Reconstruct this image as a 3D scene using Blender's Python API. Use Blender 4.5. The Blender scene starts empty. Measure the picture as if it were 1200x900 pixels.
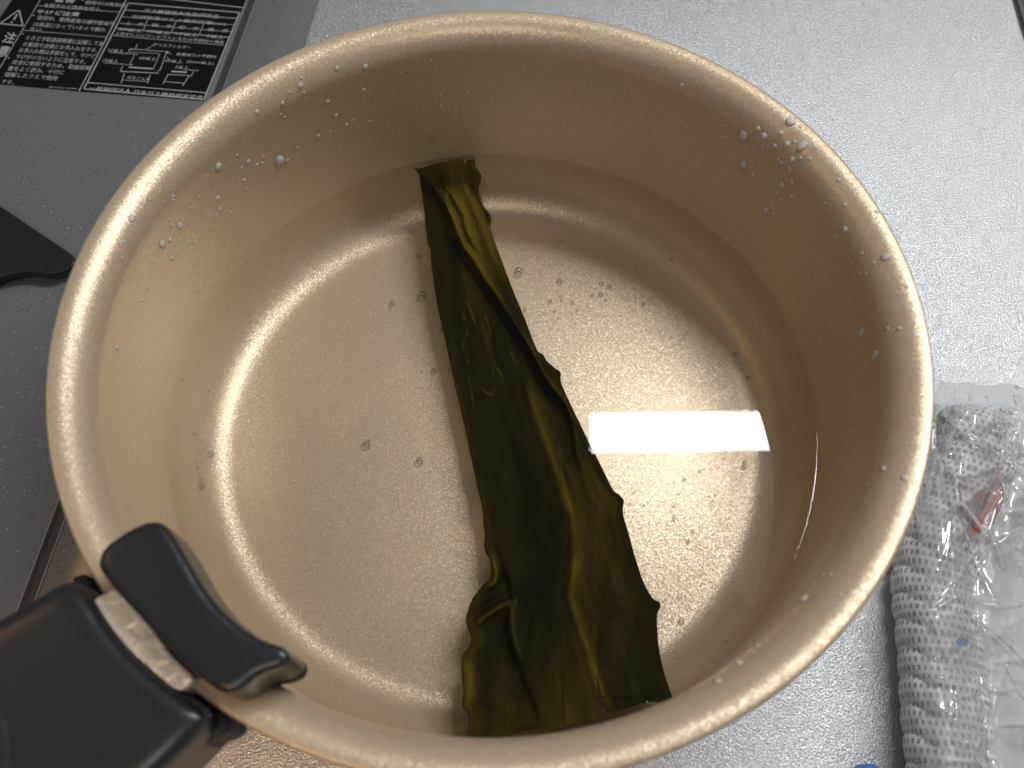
import bpy, bmesh, math, random
from mathutils import Vector, Matrix, noise
from mathutils.bvhtree import BVHTree
random.seed(7)
scene = bpy.context.scene
COL = scene.collection
ZO = 0.082                      # rim plane stands 82 mm above the counter (z = 0)

# ------------------------------------------------------------------ camera
ROT = ((0.9998381877, 0.0117121795, -0.0136536884),
       (-0.0166416297, 0.8904202306, -0.4548349911),
       (0.0068304113, 0.4549886129, 0.8904710594))
CAM = Vector((0.0018075, -0.10721391, 0.16701649 + ZO))
FPX = 949.85
cam_data = bpy.data.cameras.new('camera')
cam = bpy.data.objects.new('camera', cam_data)
COL.objects.link(cam)
m = Matrix(ROT).to_4x4(); m.translation = CAM
cam.matrix_world = m
cam_data.sensor_width = 36
cam_data.lens = FPX / 1200 * 36
cam_data.clip_start = 0.01
cam_data.clip_end = 50
cam_data.dof.use_dof = True
cam_data.dof.focus_distance = 0.262
cam_data.dof.aperture_fstop = 13.5
scene.camera = cam

# ------------------------------------------------------------------ world and lamps
w = bpy.data.worlds.new('World'); scene.world = w; w.use_nodes = True
bg = w.node_tree.nodes['Background']
bg.inputs[0].default_value = (0.96, 0.97, 1.0, 1); bg.inputs[1].default_value = 0.125
def area(name, loc, target, sx, sy, power, color, spin=0):
    d = bpy.data.lights.new(name, 'AREA'); d.shape = 'RECTANGLE'; d.size = sx; d.size_y = sy
    d.energy = power; d.color = color
    o = bpy.data.objects.new(name, d); COL.objects.link(o)
    o.location = loc
    q = (Vector(target) - Vector(loc)).to_track_quat('-Z', 'Y')
    o.rotation_euler = q.to_euler()
    return o
# fluorescent tube fitting under the wall cabinet, behind and to the right
tube = area('tube_lamp', (0.405, 0.270, 0.676), (0.405, 0.0, 0.0), 0.60, 0.046, 3.9, (0.95, 0.97, 1.0))
# added soft fill panel at upper right, lifting the counter and left wall
fill_right = area('right_fill_panel', (0.95, 0.45, 1.45), (0.1, 0, 0), 1.0, 1.0, 3.0, (0.98, 0.98, 1.0))
# the ceiling fitting behind the camera
back = area('room_lamp', (0.05, -1.05, 1.9), (0, 0, 0), 0.6, 0.6, 5.0, (1.0, 0.95, 0.87))
# warm bulb in the range hood over the cooker
warm = area('hood_lamp', (-0.62, 0.15, 0.72), (-0.08, 0, 0), 0.08, 0.08, 0.25, (1.0, 0.58, 0.24))
# added narrow warm spot from the front left, for the counter's orange glow
sd_ = bpy.data.lights.new('added_glow_spot', 'SPOT'); sd_.energy = 13.0; sd_.color = (1.0, 0.58, 0.24); sd_.spot_size = math.radians(16); sd_.spot_blend = 1.0; sd_.shadow_soft_size = 0.035
spot = bpy.data.objects.new('added_glow_spot', sd_); COL.objects.link(spot); spot.location = (-0.34, -0.62, 0.78)
spot.rotation_euler = (Vector((-0.085, -0.125, 0)) - Vector((-0.34, -0.62, 0.78))).to_track_quat('-Z', 'Y').to_euler()
scene.view_settings.view_transform = 'Standard'
scene.view_settings.look = 'None'
scene.view_settings.exposure = 0.2
scene.view_settings.gamma = 1.0
scene.cycles.use_denoising = True
scene.cycles.max_bounces = 12
scene.cycles.transparent_max_bounces = 24
scene.cycles.sample_clamp_indirect = 6.0

# ------------------------------------------------------------------ helpers
def ray(px, py):
    d = Vector(((px - 600) / FPX, -(py - 450) / FPX, -1.0))
    return Matrix(ROT) @ d
def at(px, py, z):
    """point of the photograph's sight line at height z above the counter"""
    d = ray(px, py); t = (z - CAM.z) / d.z
    return CAM + d * t
def tag(o, label=None, cat=None, group=None, kind=None):
    if label: o['label'] = label
    if cat: o['category'] = cat
    if group: o['group'] = group
    if kind: o['kind'] = kind
    return o
def empty(name, loc=(0, 0, 0), rz=0):
    o = bpy.data.objects.new(name, None); COL.objects.link(o)
    o.location = loc; o.rotation_euler = (0, 0, rz); o.empty_display_size = 0.01
    return o
def link(name, mesh, mats, parent=None, smooth=True):
    o = bpy.data.objects.new(name, mesh); COL.objects.link(o)
    for mm in (mats if isinstance(mats, (list, tuple)) else [mats]):
        mesh.materials.append(mm)
    if parent is not None:
        o.parent = parent
    if smooth:
        for p in mesh.polygons: p.use_smooth = True
    return o
def from_bm(name, bm, mats, parent=None, smooth=True):
    me = bpy.data.meshes.new(name); bm.normal_update(); bm.to_mesh(me); bm.free()
    return link(name, me, mats, parent, smooth)
def catmull(pts, n):
    """n samples on a Catmull-Rom curve, evenly by arc length"""
    P = [Vector(p) for p in pts]; dense = []
    for i in range(len(P) - 1):
        p0 = P[max(i - 1, 0)]; p1 = P[i]; p2 = P[i + 1]; p3 = P[min(i + 2, len(P) - 1)]
        for k in range(12):
            t = k / 12
            dense.append(0.5 * ((2 * p1) + (p2 - p0) * t + (2 * p0 - 5 * p1 + 4 * p2 - p3) * t * t + (3 * p1 - p0 - 3 * p2 + p3) * t ** 3))
    dense.append(P[-1])
    L = [0.0]
    for a, b in zip(dense, dense[1:]): L.append(L[-1] + (b - a).length)
    out = []; j = 0
    for i in range(n):
        s = L[-1] * i / (n - 1)
        while j < len(L) - 2 and L[j + 1] < s: j += 1
        u = (s - L[j]) / max(L[j + 1] - L[j], 1e-12)
        out.append(dense[j].lerp(dense[j + 1], min(max(u, 0), 1)))
    return out
def box_bm(bm, x0, x1, y0, y1, z0, z1, bev=0.0):
    r = bmesh.ops.create_cube(bm, size=1.0)
    for v in r['verts']:
        v.co = Vector(((x0 + x1) / 2 + v.co.x * (x1 - x0), (y0 + y1) / 2 + v.co.y * (y1 - y0), (z0 + z1) / 2 + v.co.z * (z1 - z0)))
    if bev:
        es = list({e for v in r['verts'] for e in v.link_edges})
        bmesh.ops.bevel(bm, geom=es, offset=bev, segments=3, affect='EDGES', profile=0.5)
def loft_layers(layers, cap_bottom=True):
    """layers: list of closed loops (equal counts), bottom to top; capped"""
    bm = bmesh.new(); rings = [[bm.verts.new(p) for p in L] for L in layers]
    n = len(rings[0])
    for a, b in zip(rings, rings[1:]):
        for i in range(n):
            bm.faces.new((a[i], a[(i + 1) % n], b[(i + 1) % n], b[i]))
    for R, flip in ((rings[0], True), (rings[-1], False)):
        if flip and not cap_bottom: continue
        bm.faces.new(R[::-1] if flip else R)
    bmesh.ops.recalc_face_normals(bm, faces=bm.faces)
    return bm
def resample_closed(pts, n):
    P = [Vector(p) for p in pts]
    return catmull(P + [P[0]], n + 1)[:-1]
def inset(loop, d):
    """move a closed counter-clockwise or clockwise 2D loop inwards by d"""
    n = len(loop); A = sum(loop[i].x * loop[(i + 1) % n].y - loop[(i + 1) % n].x * loop[i].y for i in range(n))
    s = 1 if A > 0 else -1; out = []
    for i in range(n):
        t = (loop[(i + 1) % n] - loop[i - 1]); t = Vector((t.x, t.y, 0)).normalized()
        out.append(Vector((loop[i].x - t.y * d * s, loop[i].y + t.x * d * s, 0)))
    return out
def flat_poly(bm, pts, z0, z1):
    lo = [bm.verts.new((p.x, p.y, z0)) for p in pts]; hi = [bm.verts.new((p.x, p.y, z1)) for p in pts]
    n = len(pts); bm.faces.new(hi)
    for i in range(n): bm.faces.new((lo[i], lo[(i + 1) % n], hi[(i + 1) % n], hi[i]))
# node shorthand
class NT:
    def __init__(s, name):
        s.m = bpy.data.materials.new(name); s.m.use_nodes = True; s.t = s.m.node_tree
        s.t.nodes.clear(); s.out = s.n('ShaderNodeOutputMaterial')
    def n(s, typ, **kw):
        nd = s.t.nodes.new(typ)
        for k, v in kw.items():
            if isinstance(getattr(nd, k, None), bpy.types.bpy_prop_collection): continue
            setattr(nd, k, v)
        return nd
    def l(s, a, b): s.t.links.new(a, b)
    def bsdf(s, **kw):
        b = s.n('ShaderNodeBsdfPrincipled')
        for k, v in kw.items(): b.inputs[k].default_value = v
        return b
    def ramp(s, src, stops):
        r = s.n('ShaderNodeValToRGB'); e = r.color_ramp.elements
        while len(e) < len(stops): e.new(0.5)
        for i, (p, c) in enumerate(stops):
            e[i].position = p; e[i].color = (*c, 1) if len(c) == 3 else c
        s.l(src, r.inputs[0]); return r
    def noise(s, co, scale, detail=3, rough=0.5):
        n = s.n('ShaderNodeTexNoise'); n.inputs['Scale'].default_value = scale
        n.inputs['Detail'].default_value = detail; n.inputs['Roughness'].default_value = rough
        if co is not None: s.l(co, n.inputs['Vector'])
        return n
    def bump(s, h, strength, dist, normal=None):
        b = s.n('ShaderNodeBump'); b.inputs['Strength'].default_value = strength; b.inputs['Distance'].default_value = dist
        s.l(h, b.inputs['Height'])
        if normal: s.l(normal, b.inputs['Normal'])
        return b
    def co(s, which='Object'):
        return s.n('ShaderNodeTexCoord').outputs[which]
    def done(s, sh):
        s.l(sh, s.out.inputs[0]); return s.m

def flake_normal(N, co, scale, amount):
    """random per-cell tilt of the normal: metallic flakes"""
    v = N.n('ShaderNodeTexVoronoi'); v.inputs['Scale'].default_value = scale; N.l(co, v.inputs['Vector'])
    sub = N.n('ShaderNodeVectorMath', operation='SUBTRACT'); N.l(v.outputs['Color'], sub.inputs[0]); sub.inputs[1].default_value = (0.5, 0.5, 0.5)
    sc = N.n('ShaderNodeVectorMath', operation='SCALE'); N.l(sub.outputs[0], sc.inputs[0]); sc.inputs['Scale'].default_value = amount
    g = N.n('ShaderNodeNewGeometry')
    ad = N.n('ShaderNodeVectorMath', operation='ADD'); N.l(g.outputs['Normal'], ad.inputs[0]); N.l(sc.outputs[0], ad.inputs[1])
    nm = N.n('ShaderNodeVectorMath', operation='NORMALIZE'); N.l(ad.outputs[0], nm.inputs[0])
    return nm.outputs[0], v

# ------------------------------------------------------------------ materials
def mat_gold():
    N = NT('gold_coating'); co = N.co()
    nrm, v = flake_normal(N, co, 3600, 0.15)
    b = N.bsdf(**{'Metallic': 0.36, 'Roughness': 0.37})
    nz = N.noise(co, 14, 3)
    r = N.ramp(nz.outputs[0], [(0.3, (0.575, 0.452, 0.298)), (0.7, (0.615, 0.487, 0.326))])
    # mica flakes: each small cell a little lighter or darker
    sep = N.n('ShaderNodeSeparateColor'); N.l(v.outputs['Color'], sep.inputs[0])
    fl = N.ramp(sep.outputs[1], [(0.0, (0.90,) * 3), (0.85, (1.0,) * 3), (0.95, (1.06,) * 3), (1.0, (1.35,) * 3)])
    mu = N.n('ShaderNodeMix', data_type='RGBA', blend_type='MULTIPLY'); mu.inputs['Factor'].default_value = 1.0
    N.l(r.outputs[0], mu.inputs['A']); N.l(fl.outputs[0], mu.inputs['B'])
    N.l(mu.outputs['Result'], b.inputs['Base Color'])
    n2 = N.noise(co, 900, 2)
    rr = N.ramp(n2.outputs[0], [(0.3, (0.315,) * 3), (0.7, (0.38,) * 3)]); N.l(rr.outputs[0], b.inputs['Roughness'])
    N.l(nrm, b.inputs['Normal'])
    return N.done(b.outputs[0])
def mat_counter():
    N = NT('embossed_steel'); co = N.co()
    n1 = N.noise(co, 1500, 2, 0.5); n2 = N.noise(co, 3000, 2)
    b = N.bsdf(**{'Base Color': (0.61, 0.615, 0.62, 1), 'Metallic': 0.85, 'Roughness': 0.35})
    mx = N.n('ShaderNodeMath', operation='MULTIPLY_ADD'); N.l(n2.outputs[0], mx.inputs[0]); mx.inputs[1].default_value = 0.25; N.l(n1.outputs[0], mx.inputs[2])
    bp = N.bump(mx.outputs[0], 0.9, 0.00045); N.l(bp.outputs[0], b.inputs['Normal'])
    return N.done(b.outputs[0])
def mat_cooktop():
    N = NT('speckled_glass'); co = N.co()
    v = N.n('ShaderNodeTexVoronoi'); v.inputs['Scale'].default_value = 1900; N.l(co, v.inputs['Vector'])
    # few flakes: small cells whose random value is high
    sep = N.n('ShaderNodeSeparateColor'); N.l(v.outputs['Color'], sep.inputs[0])
    hi = N.n('ShaderNodeMath', operation='GREATER_THAN'); N.l(sep.outputs[0], hi.inputs[0]); hi.inputs[1].default_value = 0.986
    near = N.n('ShaderNodeMath', operation='LESS_THAN'); N.l(v.outputs['Distance'], near.inputs[0]); near.inputs[1].default_value = 0.42
    mu = N.n('ShaderNodeMath', operation='MULTIPLY'); N.l(hi.outputs[0], mu.inputs[0]); N.l(near.outputs[0], mu.inputs[1])
    mix = N.n('ShaderNodeMix', data_type='RGBA'); N.l(mu.outputs[0], mix.inputs['Factor'])
    nz = N.noise(co, 1500, 2)
    r = N.ramp(nz.outputs[0], [(0.3, (0.135, 0.136, 0.141)), (0.75, (0.165, 0.166, 0.172))])
    N.l(r.outputs[0], mix.inputs['A']); mix.inputs['B'].default_value = (0.42, 0.42, 0.43, 1)
    b = N.bsdf(**{'Roughness': 0.22, 'Specular IOR Level': 0.5}); N.l(mix.outputs['Result'], b.inputs['Base Color'])
    return N.done(b.outputs[0])
def mat_simple(name, col, rough=0.5, metal=0.0, nscale=0, nstr=0.2, ndist=0.0003, spec=0.5):
    N = NT(name); co = N.co()
    b = N.bsdf(**{'Roughness': rough, 'Metallic': metal, 'Specular IOR Level': spec})
    nz = N.noise(co, max(nscale, 60) * 0.4, 3)
    r = N.ramp(nz.outputs[0], [(0.25, tuple(c * 0.88 for c in col)), (0.75, tuple(min(c * 1.1, 1) for c in col))])
    N.l(r.outputs[0], b.inputs['Base Color'])
    if nscale:
        n2 = N.noise(co, nscale, 3); bp = N.bump(n2.outputs[0], nstr, ndist); N.l(bp.outputs[0], b.inputs['Normal'])
    return N.done(b.outputs[0])
def mat_water():
    N = NT('clear_water')
    fr = N.n('ShaderNodeFresnel'); fr.inputs['IOR'].default_value = 1.33
    tr = N.n('ShaderNodeBsdfTransparent'); tr.inputs[0].default_value = (0.985, 0.99, 0.985, 1)
    gl = N.n('ShaderNodeBsdfGlossy'); gl.inputs['Roughness'].default_value = 0.0
    mx = N.n('ShaderNodeMixShader'); N.l(fr.outputs[0], mx.inputs[0]); N.l(tr.outputs[0], mx.inputs[1]); N.l(gl.outputs[0], mx.inputs[2])
    return N.done(mx.outputs[0])
def mat_glass(name, ior):
    N = NT(name); g = N.n('ShaderNodeBsdfGlass'); g.inputs['IOR'].default_value = ior; g.inputs['Roughness'].default_value = 0.0
    return N.done(g.outputs[0])
def mat_bead():
    N = NT('water_bead')
    fr = N.n('ShaderNodeFresnel'); fr.inputs['IOR'].default_value = 1.26
    tr = N.n('ShaderNodeBsdfTransparent'); tr.inputs[0].default_value = (1, 1, 1, 1)
    tl = N.n('ShaderNodeBsdfDiffuse'); tl.inputs[0].default_value = (0.9, 0.9, 0.88, 1)
    gl = N.n('ShaderNodeBsdfGlossy'); gl.inputs['Roughness'].default_value = 0.06
    m0 = N.n('ShaderNodeMixShader'); m0.inputs[0].default_value = 0.40; N.l(tr.outputs[0], m0.inputs[1]); N.l(tl.outputs[0], m0.inputs[2])  # white share brightens the clear drop in place of refracted light
    mx = N.n('ShaderNodeMixShader'); N.l(fr.outputs[0], mx.inputs[0]); N.l(m0.outputs[0], mx.inputs[1]); N.l(gl.outputs[0], mx.inputs[2])
    return N.done(mx.outputs[0])
def mat_bubble():
    N = NT('air_in_water')
    fr = N.n('ShaderNodeFresnel'); fr.inputs['IOR'].default_value = 0.80
    tr = N.n('ShaderNodeBsdfTransparent'); tr.inputs[0].default_value = (0.93, 0.93, 0.93, 1)
    gl = N.n('ShaderNodeBsdfGlossy'); gl.inputs['Roughness'].default_value = 0.05; gl.inputs[0].default_value = (0.6, 0.6, 0.6, 1)
    mx = N.n('ShaderNodeMixShader'); N.l(fr.outputs[0], mx.inputs[0]); N.l(tr.outputs[0], mx.inputs[1]); N.l(gl.outputs[0], mx.inputs[2])
    return N.done(mx.outputs[0])
def mat_plastic_film():
    N = NT('clear_film')
    fr = N.n('ShaderNodeFresnel'); fr.inputs['IOR'].default_value = 1.5
    tr = N.n('ShaderNodeBsdfTransparent'); tr.inputs[0].default_value = (0.985, 0.985, 0.985, 1)
    gl = N.n('ShaderNodeBsdfGlossy'); gl.inputs['Roughness'].default_value = 0.035
    df = N.n('ShaderNodeBsdfDiffuse'); df.inputs[0].default_value = (0.93, 0.93, 0.93, 1)
    m0 = N.n('ShaderNodeMixShader'); m0.inputs[0].default_value = 0.20; N.l(tr.outputs[0], m0.inputs[1]); N.l(df.outputs[0], m0.inputs[2])
    k = N.n('ShaderNodeMath', operation='MULTIPLY'); N.l(fr.outputs[0], k.inputs[0]); k.inputs[1].default_value = 3.0; k.use_clamp = True
    mx = N.n('ShaderNodeMixShader'); N.l(k.outputs[0], mx.inputs[0]); N.l(m0.outputs[0], mx.inputs[1]); N.l(gl.outputs[0], mx.inputs[2])
    return N.done(mx.outputs[0])
def mat_kelp():
    N = NT('kelp_blade')
    uv = N.n('ShaderNodeUVMap'); uv.uv_map = 'UVMap'
    mp = N.n('ShaderNodeMapping'); N.l(uv.outputs[0], mp.inputs[0]); mp.inputs['Scale'].default_value = (9, 2.2, 1)
    n1 = N.noise(mp.outputs[0], 1.0, 5, 0.6)
    mp2 = N.n('ShaderNodeMapping'); N.l(uv.outputs[0], mp2.inputs[0]); mp2.inputs['Scale'].default_value = (60, 10, 1)
    n2 = N.noise(mp2.outputs[0], 1.0, 4, 0.6)
    at_ = N.n('ShaderNodeAttribute'); at_.attribute_name = 'amber'
    mp3 = N.n('ShaderNodeMapping'); N.l(uv.outputs[0], mp3.inputs[0]); mp3.inputs['Scale'].default_value = (26, 3.4, 1); mp3.inputs['Rotation'].default_value = (0, 0, 0.04)
    n3 = N.noise(mp3.outputs[0], 1.0, 6, 0.65)
    a = N.n('ShaderNodeMath', operation='MULTIPLY_ADD'); N.l(n1.outputs[0], a.inputs[0]); a.inputs[1].default_value = 0.9; N.l(at_.outputs['Fac'], a.inputs[2])
    a1 = N.n('ShaderNodeMath', operation='MULTIPLY_ADD'); N.l(n3.outputs[0], a1.inputs[0]); a1.inputs[1].default_value = 0.55; N.l(a.outputs[0], a1.inputs[2])
    a2 = N.n('ShaderNodeMath', operation='MULTIPLY_ADD'); N.l(n2.outputs[0], a2.inputs[0]); a2.inputs[1].default_value = 0.30; N.l(a1.outputs[0], a2.inputs[2])
    sc_ = N.n('ShaderNodeMath', operation='MULTIPLY'); N.l(a2.outputs[0], sc_.inputs[0]); sc_.inputs[1].default_value = 0.76
    r = N.ramp(sc_.outputs[0], [(0.52, (0.012, 0.0105, 0.005)), (0.36 + 0.36, (0.028, 0.0215, 0.005)), (0.86, (0.074, 0.052, 0.006)), (1.0, (0.16, 0.112, 0.010))])
    b = N.bsdf(**{'Roughness': 0.5, 'Specular IOR Level': 0.0}); N.l(r.outputs[0], b.inputs['Base Color'])
    bp = N.bump(n3.outputs[0], 0.22, 0.0005); N.l(bp.outputs[0], b.inputs['Normal'])
    tl = N.n('ShaderNodeBsdfTranslucent'); N.l(r.outputs[0], tl.inputs[0])
    mx = N.n('ShaderNodeMixShader'); mx.inputs[0].default_value = 0.35; N.l(b.outputs[0], mx.inputs[1]); N.l(tl.outputs[0], mx.inputs[2])
    return N.done(mx.outputs[0])
def mat_mesh_cloth():
    """white knit with rows of small slots, staggered"""
    N = NT('perforated_knit')
    uv = N.n('ShaderNodeUVMap'); uv.uv_map = 'UVMap'
    br = N.n('ShaderNodeTexBrick'); N.l(uv.outputs[0], br.inputs['Vector'])
    br.offset = 0.5; br.inputs['Scale'].default_value = 1.0
    br.inputs['Brick Width'].default_value = 0.0017; br.inputs['Row Height'].default_value = 0.0019
    br.inputs['Mortar Size'].default_value = 0.00056; br.inputs['Mortar Smooth'].default_value = 0.4
    br.inputs['Color1'].default_value = (0.36, 0.33, 0.31, 1); br.inputs['Color2'].default_value = (0.50, 0.46, 0.44, 1)
    br.inputs['Mortar'].default_value = (0.80, 0.76, 0.735, 1)
    b = N.bsdf(**{'Roughness': 0.8, 'Specular IOR Level': 0.2}); N.l(br.outputs['Color'], b.inputs['Base Color'])
    nz = N.noise(N.co(), 2500, 2); ad = N.n('ShaderNodeMath', operation='MULTIPLY_ADD'); N.l(nz.outputs[0], ad.inputs[0]); ad.inputs[1].default_value = 0.5; N.l(br.outputs['Fac'], ad.inputs[2])
    bp = N.bump(ad.outputs[0], 0.6, 0.0004); N.l(bp.outputs[0], b.inputs['Normal'])
    return N.done(b.outputs[0])

EDGE_HIGHLIGHT = mat_simple('painted_edge_highlight', (0.22, 0.22, 0.23), 0.5, 0.0)  # light grey stands in for the highlight along the groove edges
GOLD = mat_gold(); STEEL = mat_counter(); GLASSTOP = mat_cooktop(); WATER = mat_water(); KELP = mat_kelp()
OUTER = mat_simple('pearl_grey_enamel', (0.62, 0.60, 0.60), 0.3, 0.2)
BLACK = mat_simple('matt_black_plastic', (0.018, 0.019, 0.022), 0.30, 0, 1800, 0.10, 0.0002)
RUBBER = mat_simple('dark_gap_plastic', (0.008, 0.008, 0.009), 0.6)
CLAMP = mat_simple('cast_aluminium', (0.74, 0.73, 0.67), 0.4, 0.3, 420, 0.8, 0.0012)
ENAMEL = mat_simple('black_enamel', (0.012, 0.013, 0.012), 0.38, 0, 900, 0.25, 0.0003)
LABELBLK = mat_simple('label_black', (0.006, 0.0065, 0.006), 0.55, spec=0.12)
PRINT = mat_simple('label_print', (0.48, 0.48, 0.46), 0.5)
TRIM = mat_simple('grey_trim', (0.13, 0.13, 0.137), 0.3, 0.3)
GROOVE = mat_simple('dark_groove', (0.045, 0.045, 0.047), 0.5)
DROP = mat_bead(); BUBBLE = mat_bubble()
FILM = mat_plastic_film(); KNIT = mat_mesh_cloth()
CARD = mat_simple('white_card', (0.74, 0.74, 0.75), 0.6, 0, 90, 0.3, 0.002)
RED = mat_simple('red_print', (0.55, 0.09, 0.06), 0.45)
BLUE = mat_simple('blue_plastic', (0.06, 0.16, 0.42), 0.4)

# ------------------------------------------------------------------ setting: the steel counter and the sink edge
bm = bmesh.new(); box_bm(bm, -1.3, 0.42, -0.75, 0.9, -0.02, 0.0)
tag(from_bm('countertop', bm, STEEL, smooth=False), kind='structure')

a_ = at(1186, 0, 0); b_ = at(1200, 48, 0); t_ = (b_ - a_).normalized(); n_ = Vector((-t_.y, t_.x, 0))
if n_.x < 0: n_ = -n_
def strip(name, d0, d1, z0, z1, mat):
    bm = bmesh.new()
    P = [a_ - t_ * 0.15 + n_ * d0, a_ + t_ * 0.25 + n_ * d0, a_ + t_ * 0.25 + n_ * d1, a_ - t_ * 0.15 + n_ * d1]
    flat_poly(bm, P, z0, z1); bmesh.ops.recalc_face_normals(bm, faces=bm.faces)
    return from_bm(name, bm, mat, smooth=False)
tag(strip('sink_seam', 0.0, 0.0012, 0.0002, 0.0004, GROOVE), kind='structure')
tag(strip('sink_edge', 0.0012, 0.0030, 0.0002, 0.0016, TRIM), kind='structure')
tag(strip('sink_panel', 0.0030, 0.10, 0.0002, 0.0010, GROOVE), kind='structure')
# ------------------------------------------------------------------ saucepan
PROFILE_IN = [(0.0, -0.0737), (0.04, -0.0737), (0.070, -0.0737), (0.0800, -0.0736), (0.0835, -0.0733), (0.0868, -0.0723), (0.0898, -0.0704),
              (0.0925, -0.0676), (0.0946, -0.0640), (0.0959, -0.0595), (0.0965, -0.0540), (0.0967, -0.0450), (0.0966, -0.0300),
              (0.0966, -0.0160), (0.0965, -0.0105)]
LIP = [(0.1050 - 0.0085 * math.cos(a), -0.0088 + 0.0088 * math.sin(a)) for a in [math.pi / 2 * k / 22 for k in range(1, 23)]]
PROFILE_OUT = [(0.1053, -0.0003), (0.1054, -0.0012), (0.1050, -0.0019), (0.1040, -0.0022), (0.1020, -0.0036), (0.1006, -0.0070), (0.0998, -0.0130), (0.0997, -0.0300),
               (0.0992, -0.0560), (0.0975, -0.0660), (0.0940, -0.0730), (0.0890, -0.0778), (0.0850, -0.0792), (0.04, -0.0792), (0.0, -0.0792)]
def revolve(profile, n, flip=False):
    bm = bmesh.new(); rows = []
    for r, z in profile:
        if r == 0: rows.append([bm.verts.new((0, 0, z + ZO))])
        else: rows.append([bm.verts.new((r * math.cos(2 * math.pi * i / n), r * math.sin(2 * math.pi * i / n), z + ZO)) for i in range(n)])
    for a, b in zip(rows, rows[1:]):
        for i in range(n):
            j = (i + 1) % n
            if len(a) == 1: bm.faces.new((a[0], b[j], b[i]))
            elif len(b) == 1: bm.faces.new((a[i], a[j], b[0]))
            else: bm.faces.new((a[i], a[j], b[j], b[i]))
    bmesh.ops.recalc_face_normals(bm, faces=bm.faces)
    return bm
pan = tag(empty('saucepan', (0, 0, 0)), 'gold coated round saucepan with a black clip-on handle, full of clear water', 'saucepan')
prof = [tuple(p) for p in catmull([(r, z, 0) for r, z in PROFILE_IN], 110)] + [(r, z, 0) for r, z in LIP]
prof = [(max(p[0], 0.0), p[1]) for p in prof]; prof[0] = (0.0, prof[0][1])
pout = [tuple(p) for p in catmull([(r, z, 0) for r, z in [LIP[-1]] + PROFILE_OUT], 160)]
pout = [(max(p[0], 0.0), p[1]) for p in pout]; pout[-1] = (0.0, pout[-1][1])
bm = revolve(prof + pout[1:], 200)
for f in bm.faces:
    c = f.calc_center_median(); r = math.hypot(c.x, c.y)
    f.normal_update()
    inner = (f.normal.z > 0.3 and c.z > 0.005) or (f.normal.x * c.x + f.normal.y * c.y < 0)
    f.material_index = 0 if inner else 1
POT_BVH = BVHTree.FromBMesh(bm)
from_bm('body', bm, [GOLD, OUTER], pan)
bm = bmesh.new(); bmesh.ops.create_cone(bm, cap_ends=True, segments=96, radius1=0.0835, radius2=0.085, depth=0.0026, matrix=Matrix.Translation((0, 0, 0.0014)))
from_bm('base_disc', bm, CLAMP, pan, smooth=False)

# ---- handle: outlines stand at their own heights over the rim
def plan(pts, z, n):
    P = [at(x, y, z) for x, y in pts]
    return resample_closed([(p.x, p.y, 0) for p in P], n)
def cushion(outline, z0, z1):
    return loft_layers([[Vector((p.x, p.y, z)) for p in outline] for z in (z0, z1)])
def soften(o, voxel, it, factor=0.5):
    """rounds every edge of a moulded piece"""
    r = o.modifiers.new('remesh', 'REMESH'); r.mode = 'VOXEL'; r.voxel_size = voxel; r.use_smooth_shade = True
    q = o.modifiers.new('smooth', 'SMOOTH'); q.factor = factor; q.iterations = it
    return o
ZJ = ZO + 0.0105
jaw = [(113, 664), (117, 646), (135, 630), (158, 616), (178, 609), (190, 611), (202, 626), (218, 653), (240, 690), (262, 716), (288, 738), (312, 751), (332, 757), (340, 767),
       (334, 780), (318, 786), (303, 790), (288, 803), (272, 813), (256, 810), (238, 797), (215, 777), (186, 748), (158, 718), (132, 690)]
soften(from_bm('clamp_cover', cushion(plan(jaw, ZJ, 110), ZO - 0.004, ZJ + 0.0006), BLACK, pan), 0.0006, 45)
nub = [(288, 770), (312, 757), (336, 762), (341, 772), (334, 784), (314, 790), (296, 790)]
ZN = ZO + 0.004
soften(from_bm('jaw_pad', cushion(plan(nub, ZN, 40), ZO - 0.012, ZN), RUBBER, pan), 0.0005, 10)
ZP = ZO + 0.0035
plate = [(109, 703), (135, 690), (152, 704), (178, 737), (203, 770), (224, 790), (225, 797), (209, 809), (180, 788), (147, 757), (122, 724)]
soften(from_bm('clamp_plate', cushion(plan(plate, ZP, 60), ZO - 0.004, ZP), CLAMP, pan), 0.00035, 6)
ZG = ZO + 0.0045
grip = [(87, 673), (98, 687), (119, 720), (147, 757), (181, 789), (210, 811), (238, 832), (243, 842), (225, 864), (193, 896), (130, 955), (40, 1040), (-60, 1140),
        (-150, 1180), (-220, 1150), (-250, 1060), (-230, 960), (-160, 860), (-80, 772), (0, 722), (40, 699), (70, 680)]
soften(from_bm('grip', cushion(plan(grip, ZG, 200), ZO - 0.020, ZG + 0.001), BLACK, pan), 0.0011, 40)
ZB = ZO + 0.0066
but = [(38, 872), (36, 840), (22, 806), (0, 780), (-30, 770), (-70, 790), (-95, 850), (-95, 930), (-60, 990), (-10, 1000), (25, 950)]
soften(from_bm('release_button', cushion(plan(but, ZB, 70), ZO - 0.004, ZB), BLACK, pan), 0.0012, 160)
ZL = ZO - 0.004
low = [(84, 676), (100, 672), (116, 690), (150, 735), (200, 785), (245, 822), (270, 843), (266, 858), (246, 866), (215, 880), (150, 830), (110, 770), (90, 720)]
soften(from_bm('lower_jaw', cushion(plan(low, ZL, 90), ZO - 0.016, ZL), RUBBER, pan), 0.0006, 8)

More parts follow.
